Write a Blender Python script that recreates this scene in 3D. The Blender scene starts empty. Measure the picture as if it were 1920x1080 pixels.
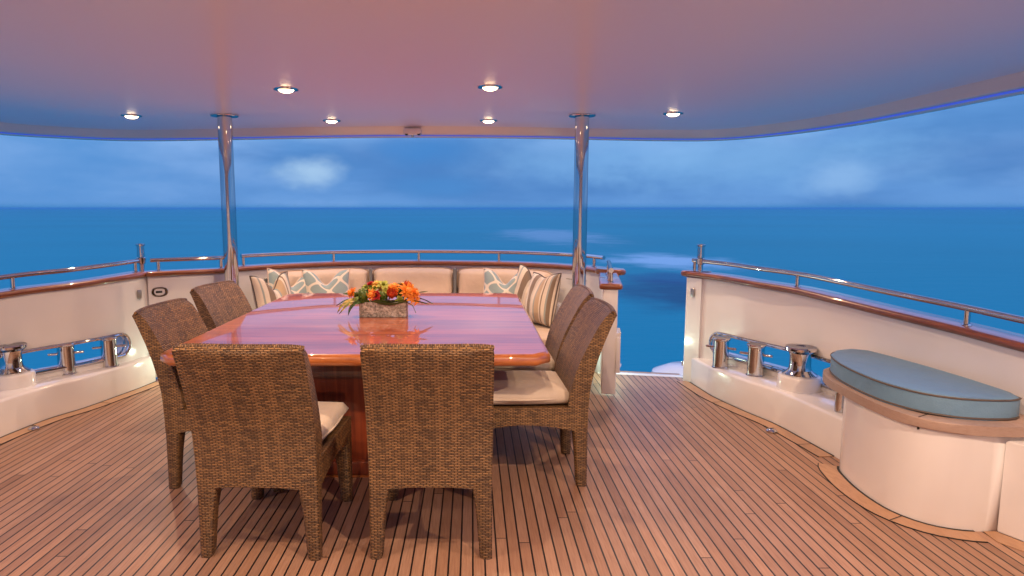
import bpy, bmesh, math, random
from mathutils import Vector, Matrix, noise
R=math.radians
random.seed(7)
sc=bpy.context.scene
COL=sc.collection
# ------------------------------------------------------------------ camera
F=1240.0; PITCH=math.atan(150/1240)
cd=bpy.data.cameras.new('camera'); cam=bpy.data.objects.new('camera',cd); COL.objects.link(cam)
cam.location=(0,0,1.45); cam.rotation_euler=(math.pi/2-PITCH,0,0)
cd.sensor_width=36; cd.lens=F/1920*36; cd.shift_x=75/1920; cd.clip_start=.05; cd.clip_end=20000
sc.camera=cam
# ------------------------------------------------------------------ render look
sc.view_settings.view_transform='Standard'; sc.view_settings.look='None'
sc.view_settings.exposure=0; sc.view_settings.gamma=1
try:
    sc.cycles.use_denoising=True; sc.cycles.sample_clamp_indirect=6; sc.cycles.caustics_reflective=False; sc.cycles.caustics_refractive=False
    sc.cycles.max_bounces=10; sc.cycles.diffuse_bounces=5
except Exception: pass
# ------------------------------------------------------------------ material helpers
class NT:
    def __init__(s,nt): s.nt=nt; s.N=nt.nodes; s.L=nt.links
    def new(s,t,**k):
        n=s.N.new(t)
        for a,b in k.items(): setattr(n,a,b)
        return n
    def put(s,sock,v):
        if isinstance(v,bpy.types.NodeSocket): s.L.new(v,sock)
        elif v is not None:
            try: sock.default_value=v
            except Exception: sock.default_value=(v[0],v[1],v[2],1)
    def m(s,op,a,b=None,c=None,clamp=False):
        n=s.new('ShaderNodeMath',operation=op); n.use_clamp=clamp
        s.put(n.inputs[0],a)
        if b is not None: s.put(n.inputs[1],b)
        if c is not None: s.put(n.inputs[2],c)
        return n.outputs[0]
    def mix(s,f,a,b,blend='MIX'):
        n=s.new('ShaderNodeMix',data_type='RGBA',blend_type=blend)
        s.put(n.inputs[0],f); s.put(n.inputs[6],a if isinstance(a,bpy.types.NodeSocket) else (*a,1)); s.put(n.inputs[7],b if isinstance(b,bpy.types.NodeSocket) else (*b,1))
        return n.outputs[2]
    def noise(s,vec,scale,detail=2,rough=.5,dist=0):
        n=s.new('ShaderNodeTexNoise'); s.put(n.inputs['Vector'],vec); n.inputs['Scale'].default_value=scale
        n.inputs['Detail'].default_value=detail; n.inputs['Roughness'].default_value=rough; n.inputs['Distortion'].default_value=dist
        return n.outputs['Fac']
    def white(s,vec):
        n=s.new('ShaderNodeTexWhiteNoise',noise_dimensions='3D'); s.put(n.inputs['Vector'],vec); return n.outputs['Value']
    def mapping(s,vec,loc=(0,0,0),rot=(0,0,0),sca=(1,1,1)):
        n=s.new('ShaderNodeMapping'); s.put(n.inputs[0],vec); n.inputs[1].default_value=loc; n.inputs[2].default_value=rot; n.inputs[3].default_value=sca
        return n.outputs[0]
    def comb(s,x,y,z):
        n=s.new('ShaderNodeCombineXYZ'); s.put(n.inputs[0],x); s.put(n.inputs[1],y); s.put(n.inputs[2],z); return n.outputs[0]
    def sep(s,v):
        n=s.new('ShaderNodeSeparateXYZ'); s.put(n.inputs[0],v); return n.outputs
    def ramp(s,f,pts,interp='LINEAR'):
        n=s.new('ShaderNodeValToRGB'); cr=n.color_ramp; cr.interpolation=interp
        while len(cr.elements)<len(pts): cr.elements.new(.5)
        for e,(p,c) in zip(cr.elements,pts): e.position=p; e.color=(*c,1)
        s.put(n.inputs[0],f); return n.outputs[0]
    def smooth(s,x,a,b):
        n=s.new('ShaderNodeMapRange',interpolation_type='SMOOTHSTEP'); s.put(n.inputs[0],x)
        n.inputs[1].default_value=a; n.inputs[2].default_value=b; return n.outputs[0]
    def bump(s,h,strength,dist,nrm=None):
        n=s.new('ShaderNodeBump'); n.inputs['Strength'].default_value=strength; n.inputs['Distance'].default_value=dist
        s.put(n.inputs['Height'],h)
        if nrm is not None: s.put(n.inputs['Normal'],nrm)
        return n.outputs[0]
MC={}
def mat(name,col=(.5,.5,.5),rough=.5,metal=0,coat=0,coatr=.03,sheen=0,emit=None,es=0,fn=None,ior=None):
    m=bpy.data.materials.new(name); m.use_nodes=True; t=NT(m.node_tree); b=t.N['Principled BSDF']
    b.inputs['Base Color'].default_value=(*col,1); b.inputs['Roughness'].default_value=rough; b.inputs['Metallic'].default_value=metal
    b.inputs['Coat Weight'].default_value=coat; b.inputs['Coat Roughness'].default_value=coatr; b.inputs['Sheen Weight'].default_value=sheen
    if ior: b.inputs['IOR'].default_value=ior
    if emit: b.inputs['Emission Color'].default_value=(*emit,1); b.inputs['Emission Strength'].default_value=es
    if fn: fn(t,b)
    MC[name]=m; return m
def objco(t): return t.new('ShaderNodeTexCoord').outputs['Object']
def uvco(t): return t.new('ShaderNodeTexCoord').outputs['UV']

def f_gel(t,b):
    c=objco(t); n=t.noise(c,1.3,4,.6); col=t.mix(t.smooth(n,.35,.7),(.78,.775,.80),(.72,.715,.74))
    t.put(b.inputs['Base Color'],col); t.put(b.inputs['Roughness'],t.m('MULTIPLY_ADD',t.noise(c,6,3),.12,.12))
    t.put(b.inputs['Normal'],t.bump(t.noise(c,1.6,2),.12,.02))
mat('gelcoat',(.78,.75,.72),.2,coat=.5,fn=f_gel)
def f_ceil(t,b):
    c=objco(t); t.put(b.inputs['Base Color'],t.mix(t.noise(c,.7,2),(.84,.78,.90),(.88,.83,.92)))
    t.put(b.inputs['Normal'],t.bump(t.noise(t.mapping(c,sca=(1,1,.1)),.9,2),.22,.04))
mat('headliner',(.72,.68,.68),.35,coat=.30,coatr=.16,fn=f_ceil)
mat('lip_paint',(.82,.74,.68),.15,coat=.6)
def f_chrome(t,b):
    c=objco(t); b.inputs['Specular Tint'].default_value=(.50,.50,.55,1); t.put(b.inputs['Roughness'],t.m('MULTIPLY_ADD',t.noise(c,25,3),.06,.02))
mat('stainless',(.70,.69,.68),.06,metal=1,fn=f_chrome)
mat('brushed_steel',(.55,.53,.5),.28,metal=1)
mat('black_rubber',(.015,.014,.015),.6)
mat('dark_metal',(.05,.05,.055),.35,metal=.8)
def f_deck(t,b):
    c=objco(t); s=t.sep(c); W=.05
    xs=t.m('DIVIDE',t.m('ADD',s[0],10.0),W); idx=t.m('FLOOR',xs); fr=t.m('FRACT',xs)
    off=t.m('MULTIPLY',t.white(t.comb(idx,3.3,1.7)),2.6)
    ys=t.m('DIVIDE',t.m('ADD',t.m('ADD',s[1],20.0),off),3.4); iy=t.m('FLOOR',ys); fy=t.m('FRACT',ys)
    rnd=t.white(t.comb(idx,iy,.5)); rnd2=t.white(t.comb(idx,iy,7.5))
    seam=t.m('LESS_THAN',fr,.145); butt=t.m('LESS_THAN',fy,.0016); sm=t.m('MAXIMUM',seam,butt)
    g=t.noise(t.comb(t.m('MULTIPLY',s[0],1),t.m('MULTIPLY',s[1],.05),t.m('MULTIPLY',rnd,9)),150,4,.65)
    big=t.noise(c,1.1,4,.6); med=t.noise(t.mapping(c,sca=(1,.35,1)),9,4,.7)
    w=t.mix(rnd,(.265,.142,.088),(.44,.252,.160)); w=t.mix(t.m('MULTIPLY',rnd2,.35),w,(.44,.30,.235))
    w=t.mix(t.m('MULTIPLY',t.smooth(g,.35,.75),.42),w,(.17,.075,.045))
    w=t.mix(t.m('MULTIPLY',t.smooth(big,.45,.7),.30),w,(.40,.25,.19))
    w=t.mix(t.m('MULTIPLY',t.smooth(med,.6,.75),.30),w,(.50,.36,.28))
    col=t.mix(sm,w,(.006,.005,.006)); t.put(b.inputs['Base Color'],col)
    t.put(b.inputs['Roughness'],t.m('MULTIPLY_ADD',g,.25,.36))
    h=t.m('SUBTRACT',t.m('MULTIPLY',g,.15),sm)
    t.put(b.inputs['Normal'],t.bump(h,.45,.002))
mat('teak_deck',(.3,.15,.09),.5,fn=f_deck)
def f_teak(t,b):
    c=objco(t); g=t.noise(t.mapping(c,sca=(1,.3,1)),60,4,.65); big=t.noise(c,2.2,3)
    w=t.mix(big,(.40,.22,.125),(.52,.33,.21)); w=t.mix(t.m('MULTIPLY',t.smooth(g,.4,.75),.35),w,(.24,.12,.065))
    t.put(b.inputs['Base Color'],w); t.put(b.inputs['Normal'],t.bump(g,.25,.002))
mat('teak_margin',(.42,.25,.15),.45,fn=f_teak)
def f_rim(t,b):
    c=objco(t); g=t.noise(t.mapping(c,sca=(1,1,4)),40,4,.65); big=t.noise(c,2.5,3)
    w=t.mix(big,(.33,.23,.19),(.43,.32,.27)); w=t.mix(t.m('MULTIPLY',t.smooth(g,.4,.75),.3),w,(.22,.13,.1))
    t.put(b.inputs['Base Color'],w)
mat('teak_rim',(.42,.28,.2),.45,fn=f_rim)
def f_varn(t,b):
    c=objco(t); g=t.noise(t.mapping(c,sca=(.6,.6,6)),18,4,.6,.4)
    w=t.mix(t.smooth(g,.3,.75),(.26,.075,.024),(.13,.032,.011)); t.put(b.inputs['Base Color'],w)
mat('varnished_teak',(.3,.09,.03),.35,coat=1,coatr=.03,fn=f_varn)
def f_mahog(t,b):
    c=objco(t); s=t.sep(c)
    ax=t.m('ABSOLUTE',s[0]); ay=t.m('ABSOLUTE',t.m('MULTIPLY',s[1],.8))
    quad=t.m('GREATER_THAN',ax,ay)
    g1=t.noise(t.mapping(c,sca=(.35,7,1)),6,5,.6,.3); g2=t.noise(t.mapping(c,sca=(7,.35,1)),6,5,.6,.3)
    big=t.noise(t.mapping(c,sca=(.25,3.2,1)),2.2,3,.5,.2)
    g=t.m('ADD',t.m('MULTIPLY',g1,t.m('SUBTRACT',1,quad)),t.m('MULTIPLY',g2,quad))
    g=t.m('MULTIPLY_ADD',big,.5,t.m('MULTIPLY',g1,.6))
    fine=t.noise(t.mapping(c,sca=(2,60,1)),9,3)
    w=t.mix(t.smooth(g,.38,.72),(.60,.150,.035),(.30,.065,.020)); w=t.mix(t.m('MULTIPLY',fine,.15),w,(.16,.03,.01))
    t.put(b.inputs['Base Color'],w)
    t.put(b.inputs['Coat Normal'],t.bump(t.noise(t.mapping(c,sca=(.6,2.2,1)),2.0,2),.02,.01))
mat('mahogany_gloss',(.45,.11,.03),.4,coat=1,coatr=.012,fn=f_mahog)
def f_edge(t,b):
    c=objco(t); g=t.noise(t.mapping(c,sca=(1.0,1.0,9)),9,4,.6,.5)
    t.put(b.inputs['Base Color'],t.mix(t.smooth(g,.3,.75),(.46,.145,.03),(.24,.06,.014)))
mat('mahogany_edge',(.55,.16,.04),.35,coat=1,coatr=.03,fn=f_edge)
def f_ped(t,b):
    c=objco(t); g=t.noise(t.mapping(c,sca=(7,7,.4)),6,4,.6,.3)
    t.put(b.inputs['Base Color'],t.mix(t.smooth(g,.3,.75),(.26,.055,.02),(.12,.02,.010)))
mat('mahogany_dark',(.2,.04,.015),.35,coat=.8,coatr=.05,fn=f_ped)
def f_wicker(t,b):
    u=uvco(t); s=t.sep(u); rh=.0072; bl=.0255
    y=t.m('DIVIDE',s[1],rh); iy=t.m('FLOOR',y); fy=t.m('FRACT',y)
    par=t.m('FRACT',t.m('MULTIPLY',iy,.5))
    x=t.m('ADD',t.m('DIVIDE',s[0],bl),par); ix=t.m('FLOOR',x); fx=t.m('FRACT',x)
    r=t.white(t.comb(ix,iy,2.2)); rr=t.white(t.comb(3.1,iy,5.2)); sx=t.m('FLOOR',t.m('MULTIPLY',x,2)); rv=t.white(t.comb(sx,1.5,9.2))
    arch=t.m('SINE',t.m('MULTIPLY',fx,math.pi)); ah=t.m('SINE',t.m('MULTIPLY',fy,math.pi))
    h=t.m('MULTIPLY',t.m('POWER',arch,.6),t.m('POWER',ah,.8))
    w=t.mix(r,(.090,.048,.022),(.335,.188,.075)); w=t.mix(t.m('MULTIPLY',rr,.45),w,(.13,.068,.034)); w=t.mix(t.m('MULTIPLY',t.smooth(rv,.75,.95),.45),w,(.40,.22,.09))
    w=t.mix(t.m('SUBTRACT',1,t.smooth(h,.12,.5)),w,(.016,.008,.006))
    t.put(b.inputs['Base Color'],w); t.put(b.inputs['Roughness'],.42)
    t.put(b.inputs['Normal'],t.bump(h,.9,.0035))
mat('wicker',(.15,.08,.05),.5,fn=f_wicker)
def f_fab(c1,c2,sc_=260):
    def f(t,b):
        c=objco(t); n=t.noise(c,sc_,2); n2=t.noise(c,5,3)
        t.put(b.inputs['Base Color'],t.mix(t.m('MULTIPLY_ADD',n,.6,t.m('MULTIPLY',n2,.4)),c1,c2))
        t.put(b.inputs['Normal'],t.bump(t.m('MULTIPLY_ADD',n,.06,n2),.55,.035))
    return f
mat('cream_fabric',(.6,.52,.44),.8,sheen=.2,fn=f_fab((.66,.58,.49),(.56,.49,.41)))
mat('beige_vinyl',(.6,.48,.38),.5,fn=f_fab((.66,.54,.44),(.58,.46,.37),90))
mat('grey_piping',(.16,.17,.18),.6)
mat('dark_piping',(.10,.08,.07),.6)
mat('blue_vinyl',(.16,.40,.52),.5,fn=f_fab((.16,.30,.46),(.125,.255,.40),180))
def f_stripe(t,b):
    s=t.sep(uvco(t)); n=t.m('FRACT',t.m('MULTIPLY',s[0],1.0))
    cr=(.74,.66,.55); br=(.20,.145,.10); bl=(.30,.36,.36); tn=(.52,.38,.24); cb=(.60,.55,.47)
    seq=[(0,cr),(.10,bl),(.14,cr),(.24,br),(.38,cb),(.43,cr),(.52,bl),(.56,tn),(.70,cr),(.74,br),(.77,cr),(.86,bl),(.90,br),(.97,cr)]
    w=t.ramp(n,seq,'CONSTANT'); c=objco(t)
    w=t.mix(t.m('MULTIPLY',t.noise(c,200,2),.3),w,(.3,.25,.2)); t.put(b.inputs['Base Color'],w)
mat('striped_fabric',(.6,.5,.4),.85,sheen=.2,fn=f_stripe)
def f_ogee(t,b):
    s=t.sep(uvco(t)); K=2.2
    u=t.m('MULTIPLY',s[0],K); v=t.m('MULTIPLY',s[1],K)
    a=t.m('MULTIPLY',t.m('SINE',t.m('MULTIPLY',v,2*math.pi)),.23)
    d1=t.m('ABSOLUTE',t.m('SUBTRACT',t.m('FRACT',t.m('ADD',u,a)),.5))
    d2=t.m('ABSOLUTE',t.m('SUBTRACT',t.m('FRACT',t.m('SUBTRACT',t.m('ADD',u,.5),a)),.5))
    d=t.m('MINIMUM',d1,d2); k=t.m('SUBTRACT',1,t.smooth(d,.075,.10))
    w=t.mix(k,(.27,.38,.40),(.78,.72,.62)); t.put(b.inputs['Base Color'],t.mix(t.m('MULTIPLY',t.noise(objco(t),200,2),.25),w,(.3,.3,.3)))
mat('trellis_fabric',(.4,.5,.5),.85,sheen=.2,fn=f_ogee)
def f_stone(t,b):
    c=objco(t); n=t.noise(c,70,5,.75); v=t.noise(c,18,4,.7)
    w=t.ramp(t.m('MULTIPLY_ADD',n,.6,t.m('MULTIPLY',v,.4)),[(.36,(.12,.12,.11)),(.48,(.30,.29,.26)),(.60,(.62,.60,.55))])
    t.put(b.inputs['Base Color'],w); t.put(b.inputs['Normal'],t.bump(n,.8,.006))
mat('grey_stone',(.3,.28,.25),.9,fn=f_stone)
def petal(name,c1,c2):
    def f(t,b):
        c=objco(t); t.put(b.inputs['Base Color'],t.mix(t.smooth(t.noise(c,45,3),.35,.65),c1,c2))
    mat(name,c1,.5,fn=f)
petal('orange_petal',(.80,.22,.02),(.85,.36,.04)); petal('coral_petal',(.62,.075,.035),(.75,.20,.05)); petal('crimson_petal',(.45,.015,.03),(.65,.06,.06))
petal('yellow_petal',(.80,.42,.05),(.72,.50,.10)); petal('green_petal',(.30,.36,.04),(.42,.44,.09)); petal('moss_green',(.05,.11,.01),(.13,.20,.02))
petal('leaf_green',(.03,.085,.015),(.07,.14,.03)); petal('croton_leaf',(.10,.14,.02),(.55,.42,.12))
mat('white_petal',(.7,.55,.45),.5)
mat('warm_lamp',(1,.8,.5),.5,emit=(1,.72,.42),es=12)
mat('blue_glow',(.1,.1,.5),.4,emit=(.06,.10,.75),es=.55)  # emissive blue for the strip added under the ceiling lip
mat('green_lamp',(1,.9,.7),.5,emit=(.85,1,.80),es=10)
def f_sea(t,b):
    geo=t.new('ShaderNodeNewGeometry').outputs['Position']; s=t.sep(geo)
    n1=t.noise(t.mapping(geo,sca=(.25,1,1)),.25,4,.6); n2=t.noise(t.mapping(geo,sca=(.3,1,1)),1.6,4,.6); big=t.noise(t.mapping(geo,sca=(.4,1,1)),.02,3,.5)
    w=t.mix(t.smooth(big,.35,.65),(.0,.27,.33),(.0,.24,.29))
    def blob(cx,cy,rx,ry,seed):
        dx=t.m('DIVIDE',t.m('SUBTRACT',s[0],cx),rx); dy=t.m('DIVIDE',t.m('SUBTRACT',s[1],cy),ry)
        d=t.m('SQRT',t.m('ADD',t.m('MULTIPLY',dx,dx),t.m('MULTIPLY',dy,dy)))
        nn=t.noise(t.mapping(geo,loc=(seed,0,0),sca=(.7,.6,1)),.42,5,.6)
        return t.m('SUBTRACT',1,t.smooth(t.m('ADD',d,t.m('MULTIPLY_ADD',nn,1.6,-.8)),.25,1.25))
    dk=blob(9.0,29,4.2,6.5,3.0); w=t.mix(t.m('MULTIPLY',dk,.75),w,(.004,.04,.11))  # dark reflection below the wake, painted into the water colour
    dk2=blob(11.0,34,3.2,4.0,13.0); w=t.mix(t.m('MULTIPLY',dk2,.6),w,(.01,.07,.18))  # second painted reflection, a little paler
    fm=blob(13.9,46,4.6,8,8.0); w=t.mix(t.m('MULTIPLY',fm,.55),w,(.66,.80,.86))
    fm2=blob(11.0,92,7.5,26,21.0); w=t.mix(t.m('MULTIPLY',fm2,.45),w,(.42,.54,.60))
    fm3=blob(7.4,27,.9,1.0,31.0)
    t.put(b.inputs['Base Color'],w)
    t.put(b.inputs['Normal'],t.bump(t.m('MULTIPLY_ADD',n2,.35,n1),.35,.25))
mat('sea_water',(.01,.2,.4),.42,ior=1.33,fn=f_sea)
MC['sea_water'].node_tree.nodes['Principled BSDF'].inputs['Specular IOR Level'].default_value=.05

# ------------------------------------------------------------------ mesh helpers
def tag(o,label=None,cat=None,group=None,kind=None):
    if label: o['label']=label
    if cat: o['category']=cat
    if group: o['group']=group
    if kind: o['kind']=kind
    return o
def empty(name,loc=(0,0,0),rz=0,**k):
    o=bpy.data.objects.new(name,None); COL.objects.link(o); o.location=loc; o.rotation_euler=(0,0,rz); o.empty_display_size=.1
    return tag(o,**k)
def mk(name,vf,m,parent=None,smooth=True,angle=None,world=False,**k):
    v,f=vf[0],vf[1]; me=bpy.data.meshes.new(name); me.from_pydata([tuple(p) for p in v],[],f)
    bm=bmesh.new(); bm.from_mesh(me); bmesh.ops.remove_doubles(bm,verts=bm.verts,dist=1e-5)
    if not (len(vf)>2 and vf[2]=='keep'): bmesh.ops.recalc_face_normals(bm,faces=bm.faces)
    bm.to_mesh(me); bm.free()
    me.materials.append(MC[m])
    for p in me.polygons: p.use_smooth=smooth
    if smooth: me.set_sharp_from_angle(angle=R(angle if angle else 35))
    o=bpy.data.objects.new(name,me); COL.objects.link(o)
    if parent: o.parent=parent
    return tag(o,**k)
def join(*vfs):
    V=[];Fs=[]
    for vf in vfs:
        b=len(V); V+=list(vf[0]); Fs+=[tuple(i+b for i in f) for f in vf[1]]
    return V,Fs
def xf(vf,M):
    return [M@Vector(p) for p in vf[0]],vf[1]
def T(x,y,z,rz=0,rx=0,ry=0,s=1):
    return Matrix.Translation((x,y,z))@Matrix.Rotation(rz,4,'Z')@Matrix.Rotation(ry,4,'Y')@Matrix.Rotation(rx,4,'X')@Matrix.Scale(s,4)
def box(x0,x1,y0,y1,z0,z1,bev=.0,seg=3):
    bm=bmesh.new(); bmesh.ops.create_cube(bm,size=1)
    for v in bm.verts: v.co=Vector(((x0+x1)/2+v.co.x*(x1-x0),(y0+y1)/2+v.co.y*(y1-y0),(z0+z1)/2+v.co.z*(z1-z0)))
    if bev: bmesh.ops.bevel(bm,geom=bm.edges[:],offset=bev,segments=seg,affect='EDGES',profile=.5)
    bm.verts.index_update(); r=([v.co.copy() for v in bm.verts],[tuple(v.index for v in f.verts) for f in bm.faces]); bm.free(); return r
def lathe(prof,n=32,c=(0,0,0)):
    V=[];Fs=[]
    for (r,z) in prof:
        for i in range(n):
            a=2*math.pi*i/n; V.append(Vector((c[0]+r*math.cos(a),c[1]+r*math.sin(a),c[2]+z)))
    for j in range(len(prof)-1):
        for i in range(n):
            a=j*n+i; b=j*n+(i+1)%n; Fs.append((a,b,b+n,a+n))
    Fs.append(tuple(range(n))[::-1]); k=(len(prof)-1)*n; Fs.append(tuple(range(k,k+n)))
    return V,Fs
def tube(pts,r,n=12,closed=False,cap=True):
    pts=[Vector(p) for p in pts]; N=len(pts); V=[];Fs=[]; up=Vector((0,0,1)); prev=None
    for i,p in enumerate(pts):
        a=pts[(i-1)%N] if (closed or i>0) else p; b=pts[(i+1)%N] if (closed or i<N-1) else p
        d=(b-a).normalized()
        if prev is None:
            u=up if abs(d.z)<.95 else Vector((1,0,0)); s=d.cross(u).normalized()
        else: s=(prev-d*prev.dot(d)).normalized()
        prev=s; q=s.cross(d); rr=r[i] if isinstance(r,(list,tuple)) else r
        for k in range(n):
            t=2*math.pi*k/n; V.append(p+s*(rr*math.cos(t))+q*(rr*math.sin(t)))
    M=N if closed else N-1
    for i in range(M):
        for k in range(n):
            a=i*n+k;b=i*n+(k+1)%n;c=((i+1)%N)*n+(k+1)%n;d=((i+1)%N)*n+k; Fs.append((a,b,c,d))
    if not closed and cap: Fs.append(tuple(range(n))[::-1]); Fs.append(tuple((N-1)*n+k for k in range(n)))
    return V,Fs
def crom(pts,step=.05,closed=False):
    pts=[Vector(p) for p in pts]; out=[]; N=len(pts)
    for i in range(N if closed else N-1):
        if closed: p0,p1,p2,p3=pts[(i-1)%N],pts[i],pts[(i+1)%N],pts[(i+2)%N]
        else:
            p1,p2=pts[i],pts[i+1]; p0=pts[i-1] if i>0 else p1*2-p2; p3=pts[i+2] if i+2<N else p2*2-p1
        n=max(1,int((p2-p1).length/step))
        for k in range(n):
            t=k/n; out.append(.5*((2*p1)+(p2-p0)*t+(2*p0-5*p1+4*p2-p3)*t*t+(3*p1-p0-3*p2+p3)*t**3))
    if not closed: out.append(pts[-1])
    return out
def normals(path,side):
    out=[]
    for i,p in enumerate(path):
        a=path[max(0,i-1)];b=path[min(len(path)-1,i+1)]; d=(b-a); d.z=0; d.normalize(); out.append(Vector((-d.y,d.x,0))*side)
    return out
def offs(path,side,o,dz=0):
    return [p+n*o+Vector((0,0,dz)) for p,n in zip(path,normals(path,side))]
def sweep(path,side,prof,closedprof=True,zabs=None,caps=True):
    """prof: list of (offset along inward normal, z). z relative to path z, or absolute if tuple has third item True"""
    Nn=normals(path,side); V=[];Fs=[]; m=len(prof)
    for p,n in zip(path,Nn):
        for q in prof:
            z=q[1] if len(q)>2 else p.z+q[1]
            V.append(Vector((p.x+n.x*q[0],p.y+n.y*q[0],z)))
    for i in range(len(path)-1):
        for k in range(m if closedprof else m-1):
            a=i*m+k;b=i*m+(k+1)%m; Fs.append((a,b,b+m,a+m))
    if closedprof and caps: Fs.append(tuple(range(m))[::-1]); Fs.append(tuple((len(path)-1)*m+k for k in range(m)))
    return V,Fs
def prism(poly,z0,z1,bev=0,seg=3):
    bm=bmesh.new(); a=[bm.verts.new((p[0],p[1],z0)) for p in poly]; b=[bm.verts.new((p[0],p[1],z1)) for p in poly]; n=len(poly)
    bm.faces.new(a[::-1]); top=bm.faces.new(b)
    for i in range(n): bm.faces.new((a[i],a[(i+1)%n],b[(i+1)%n],b[i]))
    if bev:
        ed=[e for e in bm.edges if abs(e.verts[0].co.z-e.verts[1].co.z)<1e-6]
        bmesh.ops.bevel(bm,geom=ed,offset=bev,segments=seg,affect='EDGES',profile=.5)
    bm.verts.index_update(); r=([v.co.copy() for v in bm.verts],[tuple(v.index for v in f.verts) for f in bm.faces]); bm.free(); return r
def boxuv(o,rot=False):
    me=o.data; uv=me.uv_layers.new(name='uv')
    for p in me.polygons:
        n=p.normal
        for li in p.loop_indices:
            c=me.vertices[me.loops[li].vertex_index].co
            if abs(n.z)>.7: q=(c.x,c.y)
            elif abs(n.x)>abs(n.y): q=(c.y,c.z)
            else: q=(c.x,c.z)
            uv.data[li].uv=(q[0]+3.0,q[1]+1.0)
    return o

# ------------------------------------------------------------------ hull paths
RW=crom([(1.80,5.47,.885),(1.97,5.22,.878),(2.09,4.94,.868),(2.25,4.57,.858),(2.35,4.2,.838),(2.43,3.85,.82),(2.53,3.4,.80),(2.58,3.0,.785),(2.62,2.4,.78),(2.64,1.2,.78),(2.64,-1.8,.78)],.05)
LW=crom([(-2.70,5.47,.885),(-2.79,5.15,.876),(-2.94,4.84,.862),(-3.09,4.60,.855),(-3.22,4.3,.84),(-3.32,3.9,.82),(-3.42,3.4,.80),(-3.48,2.8,.785),(-3.52,1.5,.78),(-3.54,-1.8,.78)],.05)
SW=crom([(-2.12,5.88,.885),(-1.9,6.11,.885),(-1.38,6.45,.885),(-.95,6.55,.885),(-.5,6.58,.885),(.37,6.45,.885),(.93,6.06,.885),(1.15,5.66,.885)],.05)
# side=+1: normal (-dy,dx). RW goes -y: d=(0,-1) -> (1,0)=outward, so inward side=-1 ; LW goes -y: (1,0)=inward -> +1 ; SW goes +x: (0,1)=outward -> -1
# ------------------------------------------------------------------ sea
def sea():
    V=[Vector((0,0,-2.2))];Fs=[];n=96;rs=[6,12,25,50,100,250,700,2000,6000,15000]
    for r in rs:
        for i in range(n): a=2*math.pi*i/n; V.append(Vector((r*math.cos(a),r*math.sin(a),-2.2)))
    for i in range(n): Fs.append((0,1+i,1+(i+1)%n))
    for j in range(len(rs)-1):
        for i in range(n): a=1+j*n+i;b=1+j*n+(i+1)%n; Fs.append((a,b,b+n,a+n))
    return V,Fs
mk('sea',sea(),'sea_water',smooth=False,kind='structure',label='calm blue evening sea reaching the horizon',cat='sea')
# ------------------------------------------------------------------ deck
deck_poly=[(p.x+.05,p.y) for p in reversed(RW)]+[(1.80,5.60),(1.15,5.74)]+[(p.x,p.y+.05) for p in reversed(SW)]+[(-2.60,5.62)]+[(p.x-.05,p.y) for p in LW]
mk('deck',prism(deck_poly,-.12,0),'teak_deck',smooth=False,kind='structure',label='laid teak deck with black caulked seams',cat='deck')
mk('hull_transom',prism([(p[0],p[1]-.02) for p in deck_poly],-2.4,-.125),'gelcoat',smooth=False,kind='structure',label='white hull below the deck',cat='hull')
LEDR=crom([(1.825,5.44,.22),(1.845,5.2,.22),(1.87,4.96,.225),(1.955,4.62,.23),(2.05,4.32,.235),(2.095,4.02,.24),(2.13,3.74,.245),(2.17,3.45,.25),(2.22,3.1,.25)],.04)
LEDL=crom([(-2.66,5.43,.22),(-2.70,5.2,.22),(-2.76,4.95,.225),(-2.83,4.68,.23),(-2.93,4.43,.235),(-2.99,4.1,.24),(-3.02,3.7,.245),(-3.04,3.3,.25),(-3.06,2.4,.25),(-3.07,1.2,.25),(-3.07,-1.8,.25)],.04)
PODF=crom([(2.42,3.72,0),(2.22,3.70,0),(2.07,3.58,0),(2.02,3.42,0),(2.00,3.22,0),(2.02,3.03,0),(2.10,2.90,0),(2.22,2.84,0),(2.36,2.83,0)],.04)
PODE=crom([(2.36,2.83,0),(2.40,2.74,0),(2.45,2.62,0),(2.47,2.4,0),(2.48,1.4,0),(2.48,-1.8,0)],.06)
def margin(name,path,side,w=.085,off=.012,joints=.9,label=''):
    """margin board strip lying on the deck with black caulking lines on both sides"""
    root=empty(name,kind='structure',label=label,cat='deck trim')
    pr=[(off,.0005,1),(off,.004,1),(off+w,.004,1),(off+w,.0005,1)]
    mk('board',sweep(path,side,pr),'teak_margin',root,smooth=False)
    c1=[(-.004,.0008,1),(-.004,.005,1),(off,.005,1),(off,.0008,1)]; c2=[(off+w,.0008,1),(off+w,.0045,1),(off+w+.005,.0045,1),(off+w+.005,.0008,1)]
    js=[]; acc=.3; Nn=normals(path,side)
    for i in range(1,len(path)):
        acc+=(path[i]-path[i-1]).length
        if acc>joints:
            acc=0; p=path[i];n=Nn[i];d=Vector((-n.y,n.x,0)); a=p+n*off;b=p+n*(off+w)
            js.append(([a-d*.003+Vector((0,0,.006)),a+d*.003+Vector((0,0,.006)),b+d*.003+Vector((0,0,.006)),b-d*.003+Vector((0,0,.006))],[(0,1,2,3)]))
    for q in js: q[0][:]=[Vector((v.x,v.y,.0055)) for v in q[0]]
    mk('caulking',join(sweep(path,side,c1),sweep(path,side,c2),*js),'black_rubber',root,smooth=False)
margin('deck_margin',[p for p in LEDR if p.y>3.70],-1,label='curved teak margin board along the right ledge')
margin('deck_margin',LEDL,1,label='curved teak margin board along the left ledge')
margin('deck_margin',[p for p in PODF if p.y<3.60 and p.x<2.31],-1,.09,label='curved teak margin board round the right locker seat')
margin('deck_margin',[p for p in PODE if p.y<2.64],-1,.09,label='teak margin board along the locker nearest the camera')
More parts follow.
